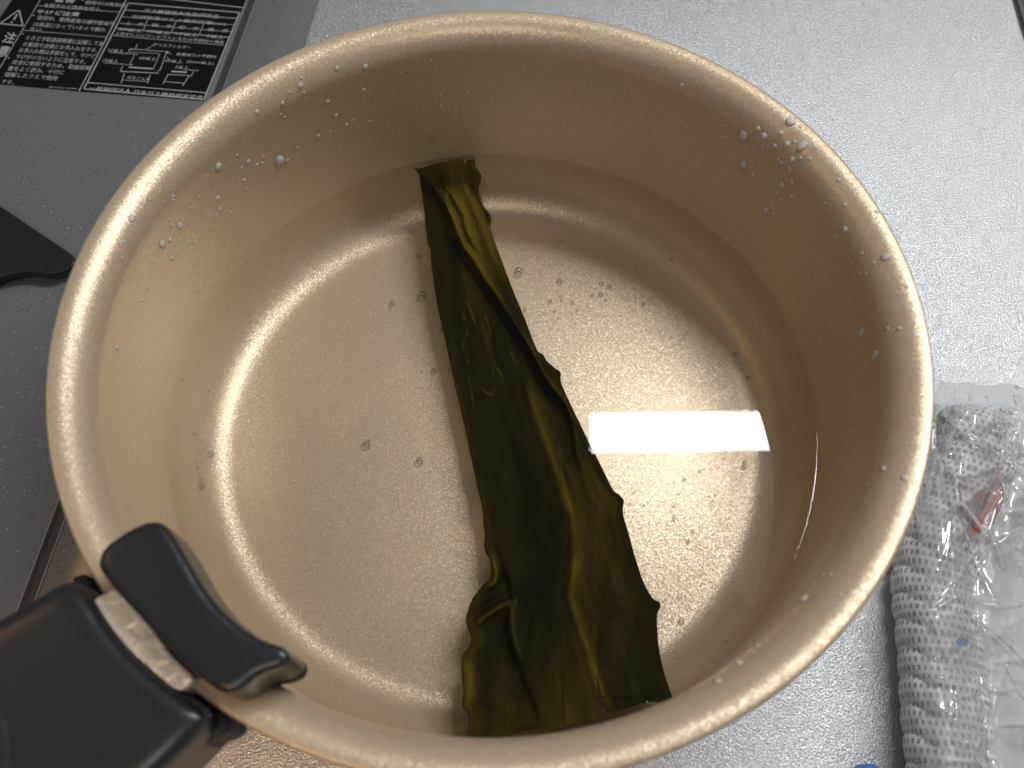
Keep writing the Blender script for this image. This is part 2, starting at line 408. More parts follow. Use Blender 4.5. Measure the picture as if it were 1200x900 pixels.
# ------------------------------------------------------------------ water
ZW = ZO - 0.0526
bm = bmesh.new(); rows = []; n = 160
radii = [0, 0.02, 0.045, 0.07, 0.085, 0.0915, 0.0935, 0.0945, 0.0952, 0.0957, 0.0961, 0.0964]
for r in radii:
    z = ZW + 0.00035 * math.exp(-(0.0964 - r) / 0.0011)
    rows.append([bm.verts.new((0, 0, z))] if r == 0 else [bm.verts.new((r * math.cos(2 * math.pi * i / n), r * math.sin(2 * math.pi * i / n), z)) for i in range(n)])
for a, b in zip(rows, rows[1:]):
    for i in range(n):
        j = (i + 1) % n
        if len(a) == 1: bm.faces.new((a[0], b[i], b[j]))
        else: bm.faces.new((a[i], b[i], b[j], a[j]))
tag(from_bm('water', bm, WATER), 'clear still water standing in the gold saucepan, covering the kelp', 'water')

# ------------------------------------------------------------------ kelp
K_LEFT = [(485, 197), (491, 205), (494, 225), (497, 246), (498, 258), (499, 268), (501, 283), (504, 291), (505, 305), (510, 342), (514, 365), (521, 395), (532, 447),
          (543, 494), (555, 550), (560, 574), (566, 599), (568, 616), (569, 628), (568, 640), (571, 650), (575, 660), (574, 677), (565, 687), (554, 701), (547, 720),
          (547, 733), (552, 747), (550, 757), (542, 768), (541, 789), (543, 811), (542, 827), (548, 837), (549, 853), (543, 872)]
K_RIGHT = [(557, 187), (557, 194), (560, 199), (564, 206), (561, 219), (561, 227), (565, 242), (572, 250), (574, 257), (575, 269), (589, 308), (602, 342), (614, 371),
           (629, 409), (636, 415), (641, 423), (650, 431), (657, 437), (659, 452), (681, 499), (703, 543), (718, 573), (726, 580), (731, 587), (730, 601), (737, 626),
           (742, 645), (748, 664), (755, 684), (765, 701), (772, 705), (774, 711), (771, 718), (770, 728), (772, 757), (778, 787), (785, 808), (789, 820)]
K_TOP = [(485, 197), (493, 197), (509, 192), (525, 189), (531, 185), (539, 185), (543, 188), (545, 194), (547, 188), (552, 187), (557, 187)]
K_BOT = [(543, 872), (557, 871), (578, 865), (602, 859), (634, 852), (645, 855), (655, 853), (659, 854), (667, 850), (700, 843), (712, 835), (735, 829), (759, 822), (775, 822), (789, 820)]
def seg_dist(p, line):
    """distance and signed side (right of travel positive) to a polyline"""
    best = 1e9; side = 0; where = 0
    for i, (a, b) in enumerate(zip(line, line[1:])):
        ax, ay = a; bx, by = b; dx = bx - ax; dy = by - ay
        L2 = dx * dx + dy * dy
        t = ((p[0] - ax) * dx + (p[1] - ay) * dy) / L2; t = 0 if t < 0 else 1 if t > 1 else t
        ex = p[0] - ax - dx * t; ey = p[1] - ay - dy * t; d = ex * ex + ey * ey
        if d < best:
            best = d; side = dx * ey - dy * ex; where = (i + t) / (len(line) - 1)
    return math.sqrt(best), (1 if side > 0 else -1), where
FOLD = [(484, 196), (500, 211), (515, 232), (527, 255), (534, 275), (541, 291), (552, 305), (565, 327), (580, 348), (600, 380), (620, 412), (633, 438), (645, 456), (660, 474), (669, 497), (673, 530), (680, 550), (690, 592)]
RIDGES = [  # line, height mm, width px, amber
    ([(500, 203), (513, 214), (523, 225), (529, 236), (539, 254), (541, 266), (549, 285), (557, 300)], -1.5, 3.5, 0.0),
    ([(504, 204), (519, 218), (533, 236), (543, 253), (545, 268), (553, 286)], 0.9, 4.0, 0.16),
    ([(544, 190), (549, 210), (558, 232), (568, 252), (575, 270)], -1.7, 3.2, 0.0),
    ([(538, 188), (545, 215), (556, 243), (570, 280), (585, 320)], 1.4, 7.0, 0.12),
    ([(618, 440), (630, 490), (645, 530), (655, 560), (664, 590), (672, 625)], 1.1, 9.0, 0.17),
    ([(672, 625), (672, 665), (668, 700), (680, 740), (698, 788)], 1.0, 6.0, 0.16),
    ([(655, 520), (658, 552), (666, 585), (673, 620)], 0.35, 1.8, 0.08),
    ([(557, 735), (564, 726), (578, 716), (592, 708), (602, 705)], 2.0, 4.0, 0.22),
    ([(602, 705), (599, 728), (602, 747), (610, 772)], 1.7, 4.5, 0.18),
    ([(553, 724), (566, 712), (580, 704), (594, 697)], -1.3, 5.0, 0.0),
    ([(586, 728), (594, 760), (610, 800), (629, 845)], -1.6, 6.0, 0.0),
    ([(577, 652), (582, 670), (580, 682), (570, 690)], 1.8, 3.5, 0.22),
    ([(588, 668), (594, 688), (604, 709)], -1.8, 4.5, 0.0),
    ([(597, 690), (604, 705), (607, 713)], 1.6, 2.6, 0.12),
    ([(633, 690), (622, 720), (612, 750)], -0.8, 5.0, 0.0),
    ([(657, 790), (658, 820), (659, 856)], -0.9, 1.8, 0.0),
    ([(545, 775), (550, 795), (549, 825)], 0.9, 7.0, 0.2),
    ([(690, 775), (700, 800), (712, 832)], 0.7, 6.0, 0.22),
    ([(572, 600), (576, 640), (590, 690)], -0.7, 6.0, 0.0),
    ([(690, 818), (740, 820), (785, 812)], -0.6, 2.2, 0.0),
]
FLAKES = [[(546, 352), (551, 362), (556, 377)], [(548, 388), (544, 398), (542, 410)], [(569, 370), (573, 382), (575, 394)], [(543, 368), (545, 374)],
          [(577, 436), (579, 441)], [(582, 432), (589, 441)], [(546, 418), (549, 428)], [(563, 455), (575, 463), (582, 452)], [(549, 440), (556, 480)], [(598, 412), (604, 425)]]
SLIT = [(691, 776), (699, 800), (700.5, 846), (713, 838), (703, 808)]
def inside(p, poly):
    c = False
    for i in range(len(poly)):
        (x0, y0), (x1, y1) = poly[i - 1], poly[i]
        if (y0 > p[1]) != (y1 > p[1]) and p[0] < (x1 - x0) * (p[1] - y0) / (y1 - y0) + x0: c = not c
    return c
NU, NV = 110, 330
kl = catmull([(x, y, 0) for x, y in K_LEFT], NV); kr = catmull([(x, y, 0) for x, y in K_RIGHT], NV)
kt = catmull([(x, y, 0) for x, y in K_TOP], NU); kb = catmull([(x, y, 0) for x, y in K_BOT], NU)
verts = []; amber = []; pix = []; uvs = []
for j in range(NV):
    v = j / (NV - 1)
    for i in range(NU):
        u = i / (NU - 1)
        p = kl[j] * (1 - u) + kr[j] * u + kt[i] * (1 - v) + kb[i] * v - (kt[0] * (1 - u) * (1 - v) + kt[-1] * u * (1 - v) + kb[0] * (1 - u) * v + kb[-1] * u * v)
        x, y = p.x, p.y
        base = -2.0 - 6.5 * min(1, v / 0.30) ** 1.0 * (1 - max(0, (v - 0.72) / 0.28) ** 1.4) 
        if v > 0.72: base += 0.2 * (v - 0.72) / 0.28
        h = base + 1.1 * noise.noise(Vector((u * 3.5, v * 3.0, 3.1))) * min(1, v * 6) * min(1, (1 - v) * 6 + 0.2)
        am = 0.10 * max(0, 1 - min(u, 1 - u) / 0.10) + 0.34 * max(0, 1 - v / 0.32) * (1 if u > 0.35 else max(0.2, 1 - v / 0.05)) + 0.10 * math.exp(-((u - 0.62) / 0.2) ** 2) + 0.20 * max(0, (v - 0.75) / 0.25) * (1.2 - u)
        am -= 0.10 * math.exp(-((u - 0.42) / 0.16) ** 2) * min(1, max(0, (v - 0.2) * 5)) * min(1, max(0, (0.95 - v) * 5))
        d, s, wv = seg_dist((x, y), FOLD)
        sd = -d * s                      # positive on the right (viewed) side of the fold
        if wv < 1:
            k = (1.0 if wv < 0.7 else max(0, 1 - (wv - 0.7) / 0.3)) * min(1, 0.1 + wv * 5)
            h += k * (3.4 * 0.5 * (1 + math.tanh(sd / 2.2)) * math.exp(-max(sd, 0) / 38) + 1.3 * math.exp(-((sd - 4) / 3.5) ** 2) - 1.0 * math.exp(-((sd + 4) / 4) ** 2))
            am += k * (0.22 * math.exp(-((sd - 4) / 4.5) ** 2) - 0.10 * math.exp(-((sd + 6) / 9) ** 2))  # amber crest; the fold's shadow side is darkened in the colour too
        for line, hh, wd, aa in RIDGES:
            if min(q[0] for q in line) - 4 * wd < x < max(q[0] for q in line) + 4 * wd and min(q[1] for q in line) - 4 * wd < y < max(q[1] for q in line) + 4 * wd:
                d, s, wv = seg_dist((x, y), line)
                g = math.exp(-(d / wd) ** 2) * min(1, 0.35 + 4 * wv, 0.35 + 4 * (1 - wv))
                h += 1.5 * hh * g; am += 1.25 * aa * g
        for line in FLAKES:
            if abs(line[0][0] - x) < 50 and abs(line[0][1] - y) < 50:
                d, s, wv = seg_dist((x, y), line); am += 0.30 * math.exp(-(d / 1.1) ** 2)
        # frilled margin
        e = min(u, 1 - u)
        h += 0.9 * noise.noise(Vector((v * 34, 5 if u < 0.5 else 9, 0))) * max(0, 1 - e / 0.09)
        h = min(h, 0.6 if v < 0.05 else -0.25)
        q = at(x, y, ZW + h / 1000)
        verts.append(q); amber.append(am); pix.append((x, y)); uvs.append((u * 0.3, v))
faces = []
for j in range(NV - 1):
    for i in range(NU - 1):
        a = j * NU + i; f = (a, a + NU, a + NU + 1, a + 1)
        cx = sum(pix[k][0] for k in f) / 4; cy = sum(pix[k][1] for k in f) / 4
        if cy > 770 and inside((cx, cy), SLIT): continue
        faces.append(f)
me = bpy.data.meshes.new('kelp_strip'); me.from_pydata([tuple(v) for v in verts], [], faces)
ul = me.uv_layers.new(name='UVMap')
for lp in me.loops: ul.data[lp.index].uv = uvs[lp.vertex_index]
aa = me.attributes.new('amber', 'FLOAT', 'POINT')
for i, v in enumerate(amber): aa.data[i].value = v
kelp = tag(link('kelp_strip', me, KELP), 'long olive green strip of kelp soaking in the water, folded along one side', 'kelp')
sol = kelp.modifiers.new('thickness', 'SOLIDIFY'); sol.thickness = 0.0006; sol.offset = -1

# little menisci where the kelp breaks the surface
water = bpy.data.objects['water']
bm = bmesh.new()
for line, wd in [([(489, 218), (492, 230), (495, 244)], 1.5), ([(549, 850), (575, 847), (605, 846), (632, 843), (652, 838)], 1.0), ([(692, 782), (700, 806), (712, 834)], 1.0), ([(712, 834), (735, 830), (760, 822), (786, 819)], 1.2),
                 ([(536, 863), (541, 859), (546, 856)], 1.6), ([(528, 183), (536, 180), (546, 183)], 1.6), ([(524, 179), (531, 176), (538, 175)], 1.2), ([(659, 822), (659, 854)], 0.8)]:
    C = catmull([at(x, y, ZW + 0.0001) for x, y in line], 24); rows = []
    for k, c in enumerate(C):
        t = (C[min(k + 1, 23)] - C[max(k - 1, 0)]).normalized(); sd_ = Vector((t.y, -t.x, 0)); e = math.sin(math.pi * k / 23) ** 0.5 * wd * 0.00028
        rows.append([bm.verts.new(c + sd_ * math.cos(a) * e + Vector((0, 0, math.sin(a) * e * 0.9))) for a in (0, .5, 1.0, 1.57, 2.14, 2.64, 3.14)])
    for a, b in zip(rows, rows[1:]):
        for q in range(6): bm.faces.new((a[q], a[q + 1], b[q + 1], b[q]))
bmesh.ops.recalc_face_normals(bm, faces=bm.faces)
from_bm('meniscus', bm, WATER, water)
# ------------------------------------------------------------------ droplets and bubbles
def bead_mesh(name, flat, mat, seg=12):
    bm = bmesh.new(); bmesh.ops.create_icosphere(bm, subdivisions=2, radius=1.0)
    for v in bm.verts: v.co.z = v.co.z * flat if v.co.z > 0 else v.co.z * 0.12
    me = bpy.data.meshes.new(name); bm.to_mesh(me); bm.free(); me.materials.append(mat)
    for p in me.polygons: p.use_smooth = True
    return me
BEAD = bead_mesh('droplet', 0.62, DROP); 
def ball_mesh():
    bm = bmesh.new(); bmesh.ops.create_icosphere(bm, subdivisions=3, radius=1.0)
    me = bpy.data.meshes.new('air_bubble'); bm.to_mesh(me); bm.free(); me.materials.append(BUBBLE)
    for p in me.polygons: p.use_smooth = True
    return me
BALL = ball_mesh()
def droplet(px, py, size, label, group, run=1.0):
    if callable(label): label = label(px, py)
    d = ray(px, py).normalized(); hit, nrm, idx, dist = POT_BVH.ray_cast(CAM, d)
    if hit is None: return
    if nrm.dot(d) > 0: nrm = -nrm
    r = size / 2 * dist / FPX * 1.05
    o = bpy.data.objects.new('droplet', BEAD); COL.objects.link(o)
    z = nrm
    down = Vector((0, 0, -1)) - z * z.dot(Vector((0, 0, -1)))
    x = down.normalized() if down.length > 0.1 else Vector((1, 0, 0))
    y = z.cross(x)
    M = Matrix((x * r * run, y * r, z * r)).transposed().to_4x4(); M.translation = hit - z * r * 0.02
    o.matrix_world = M
    tag(o, label, 'droplet', group)
G1 = 'droplets on the back left inner wall'
def L1(x, y):
    if y < 165: return 'tiny clear droplet high on the back left inner wall, close under the rim'
    if y < 200 and x > 240: return 'tiny clear droplet close beside the largest droplet on the back left wall'
    if x > 243 and y < 260: return 'tiny clear droplet below the largest one, halfway down the back left wall'
    if y < 255: return 'tiny clear droplet on the left inner wall in the scatter above the two bigger beads'
    if x > 215: return 'tiny clear droplet on the left wall, to the right of the two bigger beads'
    if y < 312 and x > 190: return 'tiny clear droplet touching close to the two bigger beads on the left wall'
    if y < 312: return 'tiny clear droplet left below the two bigger beads on the left wall'
    return 'tiny clear droplet low on the left inner wall, nearest the left rim'
for a in [(301,131,5),(331,121,5),(337,188,4),(291,189,5),(301,193,4),(307,191,4),(309,183,3),(286,211,4),(290,221,3),(255,232,6),(258,245,4),(254,252,3),(270,248,3),
          (203,230,4),(203,234,4),(233,231,3),(224,244,3),(241,250,3),(238,261,2.4),(237,242,2),(202,264,5),(199,257,3),(199,281,6),(175,297,4),(178,307,4),(202,303,5),(185,300,3),
          (227,285,2.6),(232,273,2),(278,182,3),(329,134,3),(334,137,3),(384,119,5),(394,135,5),(373,159,5),(387,154,3),(348,173,3),(270,312,2.6),(426,105,5),(433,142,4),
          (406,146,5),(413,141,3),(167,352,5),(173,338,3),(163,330,3),(149,447,3),(178,325,3),(270,190,2.5),(283,196,2.5)]:
    droplet(*a, L1, G1)
droplet(328, 188, 11, 'largest clear droplet on the back left inner wall, trailing a short wet streak', G1, 1.25)
droplet(256, 195, 9, 'round droplet on the back left wall, left of the largest one', G1, 1.1)
droplet(211, 265, 8, 'round droplet on the left wall beside a smaller twin', G1, 1.1)
droplet(190, 286, 9, 'lowest of the three bigger droplets on the left inner wall', G1, 1.1)
G2 = 'droplets on the left of the rim'
for a in [(176,233,4),(146,283,4),(144,302,3),(353,91,4),(339,108,3),(356,109,3),(395,80,5),(428,78,6),(379,48,3)]:
    droplet(*a, 'tiny clear droplet sitting on the rounded left rim of the saucepan', G2)
droplet(154, 256, 7.5, 'clear round droplet on the bright left rim of the saucepan', G2)
droplet(137, 407, 7, 'clear droplet on the left rim below the bright highlight', G2)
droplet(352, 100, 6, 'faint flattened droplet on the upper left rim', G2)
G3 = 'droplets on the back inner wall'
for a in [(505,70,3),(540,72,3),(516,112,4),(517,123,4),(512,97,2.5),(549,108,3.4),(522,117,2.5),(530,120,2.5),(598,107,3),(606,97,4),(613,112,4),(628,120,4),(612,120,3),(580,100,3),(590,88,2.5),
          (470,85,3),(455,120,2.5),(480,140,2.5),(642,182,3.5),(640,100,2.5),(500,150,2),(560,92,2.5),(622,108,2.5),(650,125,2.2),(598,86,3)]:
    droplet(*a, (lambda x, y: 'tiny clear droplet on the back inner wall, in the cluster left above the kelp end' if 500 <= x <= 562 else 'tiny clear droplet on the back inner wall, in the cluster right above the kelp end' if x > 562 else 'tiny clear droplet on the back inner wall, well left of the kelp end'), G3)
G4 = 'droplets on the back right inner wall'
for a in [(895,160,8),(888,151,6),(915,156,6),(922,169,7),(908,171,5),(894,173,5),(882,172,4),(882,204,6),(928,187,7),(912,187,5),(916,191,5),(928,213,7),(925,198,5),(928,231,7),
          (898,246,7),(906,250,6),(904,242,4),(915,234,4),(900,218,3),(906,208,3),(938,185,4),(931,166,4),(848,147,4),(850,161,4),(888,187,3),(890,192,3),(836,156,2.2),(798,142,3),
          (925,273,3.4),(944,288,4),(935,304,5),(979,277,4),(967,238,3),(919,204,3),(910,226,3),(921,210,3)]:
    droplet(*a, (lambda x, y: 'small clear droplet left of the dense cluster on the back right wall' if x < 860 else 'small clear droplet below the dense cluster on the back right wall' if y > 262 else 'small clear droplet at the lower end of the dense back right cluster' if y > 225 else 'small clear droplet in the top of the back right cluster, beside the largest' if y < 180 else 'small clear droplet in the middle of the dense back right cluster'), G4)
droplet(871, 159, 13, 'largest clear droplet on the back right wall, at the top of the cluster', G4, 1.1)
droplet(871, 193, 11, 'second largest droplet on the back right wall, straight under the largest', G4, 1.15)
droplet(916, 217, 9, 'round droplet in the middle of the back right cluster', G4, 1.1)
G5 = 'droplets on the right rim'
for a in [(938,148,4),(949,186,4),(983,211,4),(990,240,4),(1028,248,5),(956,173,4),(1024,308,4),(1063,336,4),(1040,385,4),(1054,385,5),(799,100,4)]:
    droplet(*a, (lambda x, y: 'tiny clear droplet on the back right rim near the big round one' if y < 200 else 'tiny clear droplet on the right rim above the oval one' if y < 290 else 'tiny clear droplet on the right rim below the oval one'), G5)
droplet(927, 142, 11, 'big clear droplet on the back right rim, above the cluster', G5)
droplet(940, 171, 9.5, 'oval droplet on the back right rim beside the cluster', G5, 1.3)
droplet(990, 269, 7, 'droplet where the right rim meets the inner wall', G5)
droplet(1038, 301, 9, 'clear droplet on the right rim beside a tiny one', G5, 1.15)
droplet(1078, 336, 7, 'bright droplet at the outer edge of the right rim', G5)
droplet(1060, 560, 7, 'lone droplet on the right rim beside the plastic bag', G5)
G6 = 'droplets on the right inner wall'
for a in [(1010,297,3),(998,309,3),(1009,320,3),(1015,321,3),(957,351,3),(986,381,4),(998,378,3),(1000,393,6),(1005,407,4),(993,419,4),(1014,425,5),(974,385,2.2),(1035,549,6),(1016,567,4),(1006,480,3),(996,505,3)]:
    droplet(*a, (lambda x, y: 'tiny clear droplet high on the shaded right inner wall' if y < 360 else 'tiny clear droplet beside the two tall ones on the shaded right wall' if y < 430 else 'tiny clear droplet low on the shaded right inner wall'), G6)
droplet(1010, 389, 10, 'tall clear droplet on the shaded right inner wall', G6, 1.5)
droplet(1025, 417, 11, 'longest running droplet on the shaded right inner wall', G6, 1.7)
G7 = 'droplets on the near right wall'
for a in [(964,675,5),(973,673,4),(953,685,5),(887,757,5),(883,765,4),(898,751,4),(829,781,3),(985,697,4)]:
    droplet(*a, 'small droplet low on the near right wall just inside the rim', G7, 1.3)
droplet(942, 702, 12, 'wide flat droplet on the near right wall under the whitish sheen', G7)
droplet(866, 777, 9, 'pale droplet hanging just inside the near right rim', G7, 1.2)
droplet(841, 798, 9, 'pale droplet just inside the near rim, right of the kelp end', G7, 1.2)

ZF = ZO - 0.0737
def bubble(px, py, size, label, group):
    if callable(label): label = label(px, py)
    d = ray(px, py).normalized(); hit, nrm, idx, dist = POT_BVH.ray_cast(CAM, d)
    r = size / 2 * dist / FPX
    o = bpy.data.objects.new('air_bubble', BALL); COL.objects.link(o)
    z = max(min(hit.z + r * 0.9, ZW - r), ZF + r * 0.9)
    o.location = at(px, py, z); o.scale = (r, r, r)
    tag(o, label, 'air bubble', group)
B1 = 'bubbles on the floor left of the kelp'
for a in [(460,355,6.5),(490,300,5.5),(508,435,6),(525,434,5),(516,385,4.5),(457,363,2.5),(494,436,2.5),(409,384,2.2)]:
    bubble(*a, 'small air bubble on the saucepan floor left of the kelp', B1)
bubble(494, 346, 10, 'large ringed air bubble close to the left side of the kelp', B1)
bubble(430, 520, 10, 'large ringed air bubble alone on the left of the floor', B1)
bubble(492, 540, 9, 'large air bubble between the lone one and the kelp', B1)
B2 = 'bubbles on the floor behind, right of the kelp'
for a in [(615,363,4),(645,353,4),(656,347,3),(658,352,3),(671,355,4),(676,364,3),(650,365,3),(654,373,2.4),(659,283,3),(705,332,5),(714,336,5),(704,345,5),(694,346,4),(710,352,3.4),(754,356,4),(787,303,4),(862,415,5),(877,443,5)]:
    bubble(*a, (lambda x, y: 'tiny air bubble by the bright floor ring at the back right' if x > 750 else 'tiny air bubble in the cluster on the floor above the lamp reflection' if x > 690 else 'tiny air bubble in the loose group just right of the upper kelp'), B2)
bubble(608, 318, 9.5, 'large ringed air bubble to the right of the kelp near its folded end', B2)
bubble(656, 329, 6.5, 'middling air bubble right of the large ringed one', B2)
B3 = 'bubbles on the floor in front of the lamp reflection'
for a in [(802,562,4),(820,552,3),(872,547,5),(873,541,4),(743,577,3),(738,591,3),(731,599,4),(790,593,3),(795,579,2.4),(790,608,4),(831,582,2.6),(838,580,2.6),(812,623,4),(806,634,4),(790,604,3),(755,592,2)]:
    bubble(*a, (lambda x, y: 'dark pinhead air bubble just below the right end of the lamp reflection' if x > 860 else 'dark pinhead air bubble beside the notch in the right edge of the kelp' if x < 760 else 'dark pinhead air bubble on the bright floor below the lamp reflection'), B3)
bubble(799, 727, 6.5, 'dark air bubble at the near edge of the bright floor beside the kelp end', B3)
B4 = 'bubbles on the left wall under water'
for a in [(228,508,4.5),(240,526,3.4),(231,544,3.4),(232,549,3),(214,445,4),(245,458,3),(235,562,3),(233,530,2.2)]:
    bubble(*a, 'tiny air bubble clinging to the left wall below the waterline', B4)
bubble(247, 532, 7, 'biggest air bubble clinging to the left wall below the waterline', B4)
bubble(236, 569, 7, 'oval air bubble lowest on the left wall below the waterline', B4)
B5 = 'bubbles along the right waterline'
for a in [(960,592,4),(957,602,3),(955,611,4),(954,620,3),(952,630,4),(949,640,3),(936,668,4),(928,682,4),(916,702,4),(851,752,5)]:
    bubble(*a, 'tiny bubble strung along the right waterline of the saucepan', B5)

# ------------------------------------------------------------------ gas cooker: glass top, side trim, warning label
ANG = math.atan2(-0.1205, 0.9927)       # its edges run a little askew of the counter's
ZC = 0.004                              # glass stands 4 mm proud of the counter
cook = tag(empty('gas_cooktop', at(238, 118, ZC) * 1.0, ANG), 'dark grey speckled glass gas cooktop with printed warning label, left of the saucepan', 'cooktop')
CK = cook.matrix_basis.copy()
bpy.context.view_layer.update()
CKI = (Matrix.Translation(cook.location) @ Matrix.Rotation(ANG, 4, 'Z')).inverted()
def ck(px, py, z=ZC):
    p = CKI @ at(px, py, z); return p
xs = [ck(290, 2).x, ck(265, 85).x, ck(68, 590).x, ck(36, 672).x]; gx = sum(xs) / 4
xe = [ck(372, 0, 0.002).x, ck(355, 53, 0.002).x]; ex_ = sum(xe) / 2
GX0, GX1 = gx - 0.0008, gx + 0.0032
bm = bmesh.new(); box_bm(bm, -0.62, GX0, -0.5, 0.35, -0.0055, 0.0, 0.0006)
from_bm('glass_top', bm, GLASSTOP, cook)
bm = bmesh.new(); box_bm(bm, GX0 - 0.0002, GX1 + 0.0002, -0.499, 0.349, -0.0052, -0.0012)
from_bm('edge_groove', bm, GROOVE, cook, smooth=False)
for gx_ in (GX0 - 0.0001, GX1 + 0.0001):  # thin pale strips, the edge highlights put in as colour
    bm = bmesh.new(); box_bm(bm, gx_ - 0.00022, gx_ + 0.00022, -0.498, 0.348, -0.003, 0.00012)
    from_bm('highlight_strip', bm, EDGE_HIGHLIGHT, cook, smooth=False)
prof2 = [(GX1, -0.0040), (GX1, -0.0004), (GX1 + 0.0008, 0.0), (ex_ - 0.016, 0.0), (ex_ - 0.012, 0.0006), (ex_ - 0.009, 0.0004), (ex_ - 0.004, -0.0012), (ex_ - 0.0012, -0.0024), (ex_, -0.0036), (ex_, -0.0039)]
bm = bmesh.new(); ys = [-0.5 + 0.85 * k / 24 for k in range(25)]
rows = [[bm.verts.new((x, y, z)) for x, z in prof2] for y in ys]
for a, b in zip(rows, rows[1:]):
    for i in range(len(prof2) - 1): bm.faces.new((a[i], a[i + 1], b[i + 1], b[i]))
bmesh.ops.recalc_face_normals(bm, faces=bm.faces)
for f in bm.faces:
    if f.normal.z < -0.3: f.normal_flip()
from_bm('side_trim', bm, GLASSTOP, cook)

# label: a black printed field with its white lettering, all flat print
label_poly = [ck(-60, 92), ck(0, 99.5), ck(238, 118.5), ck(284, 14), ck(291, -4), ck(320, -70), ck(40, -70), ck(12, 0), ck(0, 20), ck(-60, 130)]
bm = bmesh.new()
lp = [ck(-40, 95.5), ck(94, 107.5), ck(239, 118.6), ck(283.5, 12), ck(291, -4), ck(318, -66), ck(50, -66), ck(14, 0), ck(-2, 24), ck(-40, 92)]
flat_poly(bm, lp, -0.0003, 0.00008); bmesh.ops.recalc_face_normals(bm, faces=bm.faces)
lab = from_bm('warning_label', bm, LABELBLK, cook, smooth=False)
lines_bm = bmesh.new()
def stroke(p, q, wpx=1.0, bm_=None):
    a = ck(*p); b = ck(*q); a.z = b.z = 0; d = (b - a); 
    if d.length < 1e-6: return
    t = d.normalized(); nn = Vector((-t.y, t.x, 0)) * (wpx * 0.00014)
    B = bm_ or lines_bm
    f = B.faces.new([B.verts.new((v.x, v.y, 0.00016)) for v in (a - nn, b - nn, b + nn, a + nn)])
# frames, rules and the small distance diagram
for p, q, wd in [((47.5, 0), (0, 80), 1), ((45, 7), (140, 14.5), .8), ((27, 35.6), (125, 43.7), .8),
                 ((152, -8), (93, 107), 1.3), ((150.5, 4), (98.5, 104.5), 1.6), ((150.5, 4), (281, 15), 1.6), ((281, 15), (239, 117), 1.6), ((98.5, 104.5), (239, 117), 1.6),
                 ((152, -6), (287, 9.5), 1.3),
                 ((147, 12), (278, 22), 1.2), ((143, 20), (274, 29.5), .8), ((140.5, 27.5), (271, 37.5), .8), ((136, 33.5), (268, 44), 1.4), ((133, 42), (262.5, 53.3), .8), ((102, 97), (241.5, 109), 1.3),
                 ((173.5, 22.5), (168, 35.5), .8), ((206.5, 25), (201, 38), .8), ((239, 27.5), (234, 41), .8),
                 ((161, 52), (158, 59), .8), ((152, 57.5), (196, 61), .9), ((152, 57.5), (151, 61.5), .8), ((151, 61.5), (186, 63), .7), ((171, 59), (180, 53), .7), ((195, 60), (201, 64), .8),
                 ((128, 62), (161, 64), .7), ((122, 74), (155, 76.5), .7), ((158, 64), (152, 76), .7), ((187, 64), (180, 81), .8), ((195, 62), (188, 82), .8), ((151, 79), (180, 81), 2.2),
                 ((144, 78), (141, 84), .8), ((141, 84), (186, 86), 1.2), ((186, 82), (185, 86), .8), ((146, 86), (142, 98), .9), ((176, 88), (173, 98), .9), ((144, 94), (174, 96), .7),
                 ((201, 84), (219, 85), 2.4), ((196, 87.5), (224, 89), 1.0), ((197, 88), (191, 99), 1), ((222, 89), (214, 101), 1), ((194, 96), (217, 98), .9), ((216, 82), (232, 83), .8), ((227, 84), (224, 90), .8),
                 ((196, 67), (199, 71), .7)]:
    stroke(p, q, wd)
tri = [(22.5, 12), (27, 30.6), (0, 28)]
for i in range(3): stroke(tri[i], tri[(i + 1) % 3], 1.9)
stroke((20.4, 17), (16.5, 23.5), 2.6); stroke((14.6, 25.8), (13.4, 27.6), 2.8)
lm = from_bm('rules', lines_bm, PRINT, lab, smooth=False)
dots = bmesh.new()
def dot(px, py, rpx):
    c = ck(px, py); 
    vs = [dots.verts.new((c.x + math.cos(k * math.pi / 4) * rpx * .00028, c.y + math.sin(k * math.pi / 4) * rpx * .00028, 0.00016)) for k in range(8)]
    dots.faces.new(vs)
for a in [(39.5, 18.2, 1.3), (27, 40, 1.3), (10.5, 68.3, 1.3), (97, .3, 1.3), (155, 58, 1.6), (196, 62, 1.8), (149, 62.5, 1), (161, 64, 1), (143, 75, 1), (155, 76, 1), (187, 64, 1), (180, 81, 1.3), (188, 82, 1.2), (222, 82, 1), (232, 83, 1)]:
    dot(*a)
from_bm('bullet_dot', dots, PRINT, lab, smooth=False)
def text(s, p, q, hpx, bold=0.0, vertical=None):
    """one printed line fitted between two points of the label; p is the lower left corner"""
    c = bpy.data.curves.new('lettering', 'FONT'); c.body = s; c.resolution_u = 1; c.size = 1.0; c.offset = bold
    o = bpy.data.objects.new('tmp', c); COL.objects.link(o); bpy.context.view_layer.update()
    me = bpy.data.meshes.new_from_object(o.evaluated_get(bpy.context.evaluated_depsgraph_get()))
    bpy.data.objects.remove(o)
    xs = [v.co.x for v in me.vertices]; ysv = [v.co.y for v in me.vertices]
    x0, x1, y0, y1 = min(xs), max(xs), min(ysv), max(ysv)
    a = ck(*p); b = ck(*q); a.z = b.z = 0; t = b - a
    # letter height along the label's own upright
    up = Vector((0, 1, 0)); 
    hh = hpx * 0.00041
    for v in me.vertices:
        fx = (v.co.x - x0) / (x1 - x0); fy = (v.co.y - y0) / (y1 - y0)
        P = a + t * fx + up * hh * fy
        v.co = (P.x, P.y, 0.00018)
    me.update()
    link('lettering', me, PRINT, lab, smooth=False)
T = text
T('警告', (63, 2.4), (87, 4.2), 8, .02)
T('使用中は換気扇', (99, 5.2), (146, 9), 6)
T('を回すなど換気を行う。', (51, 8.6), (119, 14), 6.2)
T('やけど注意', (42, 16.2), (92, 20), 6.6, .02)
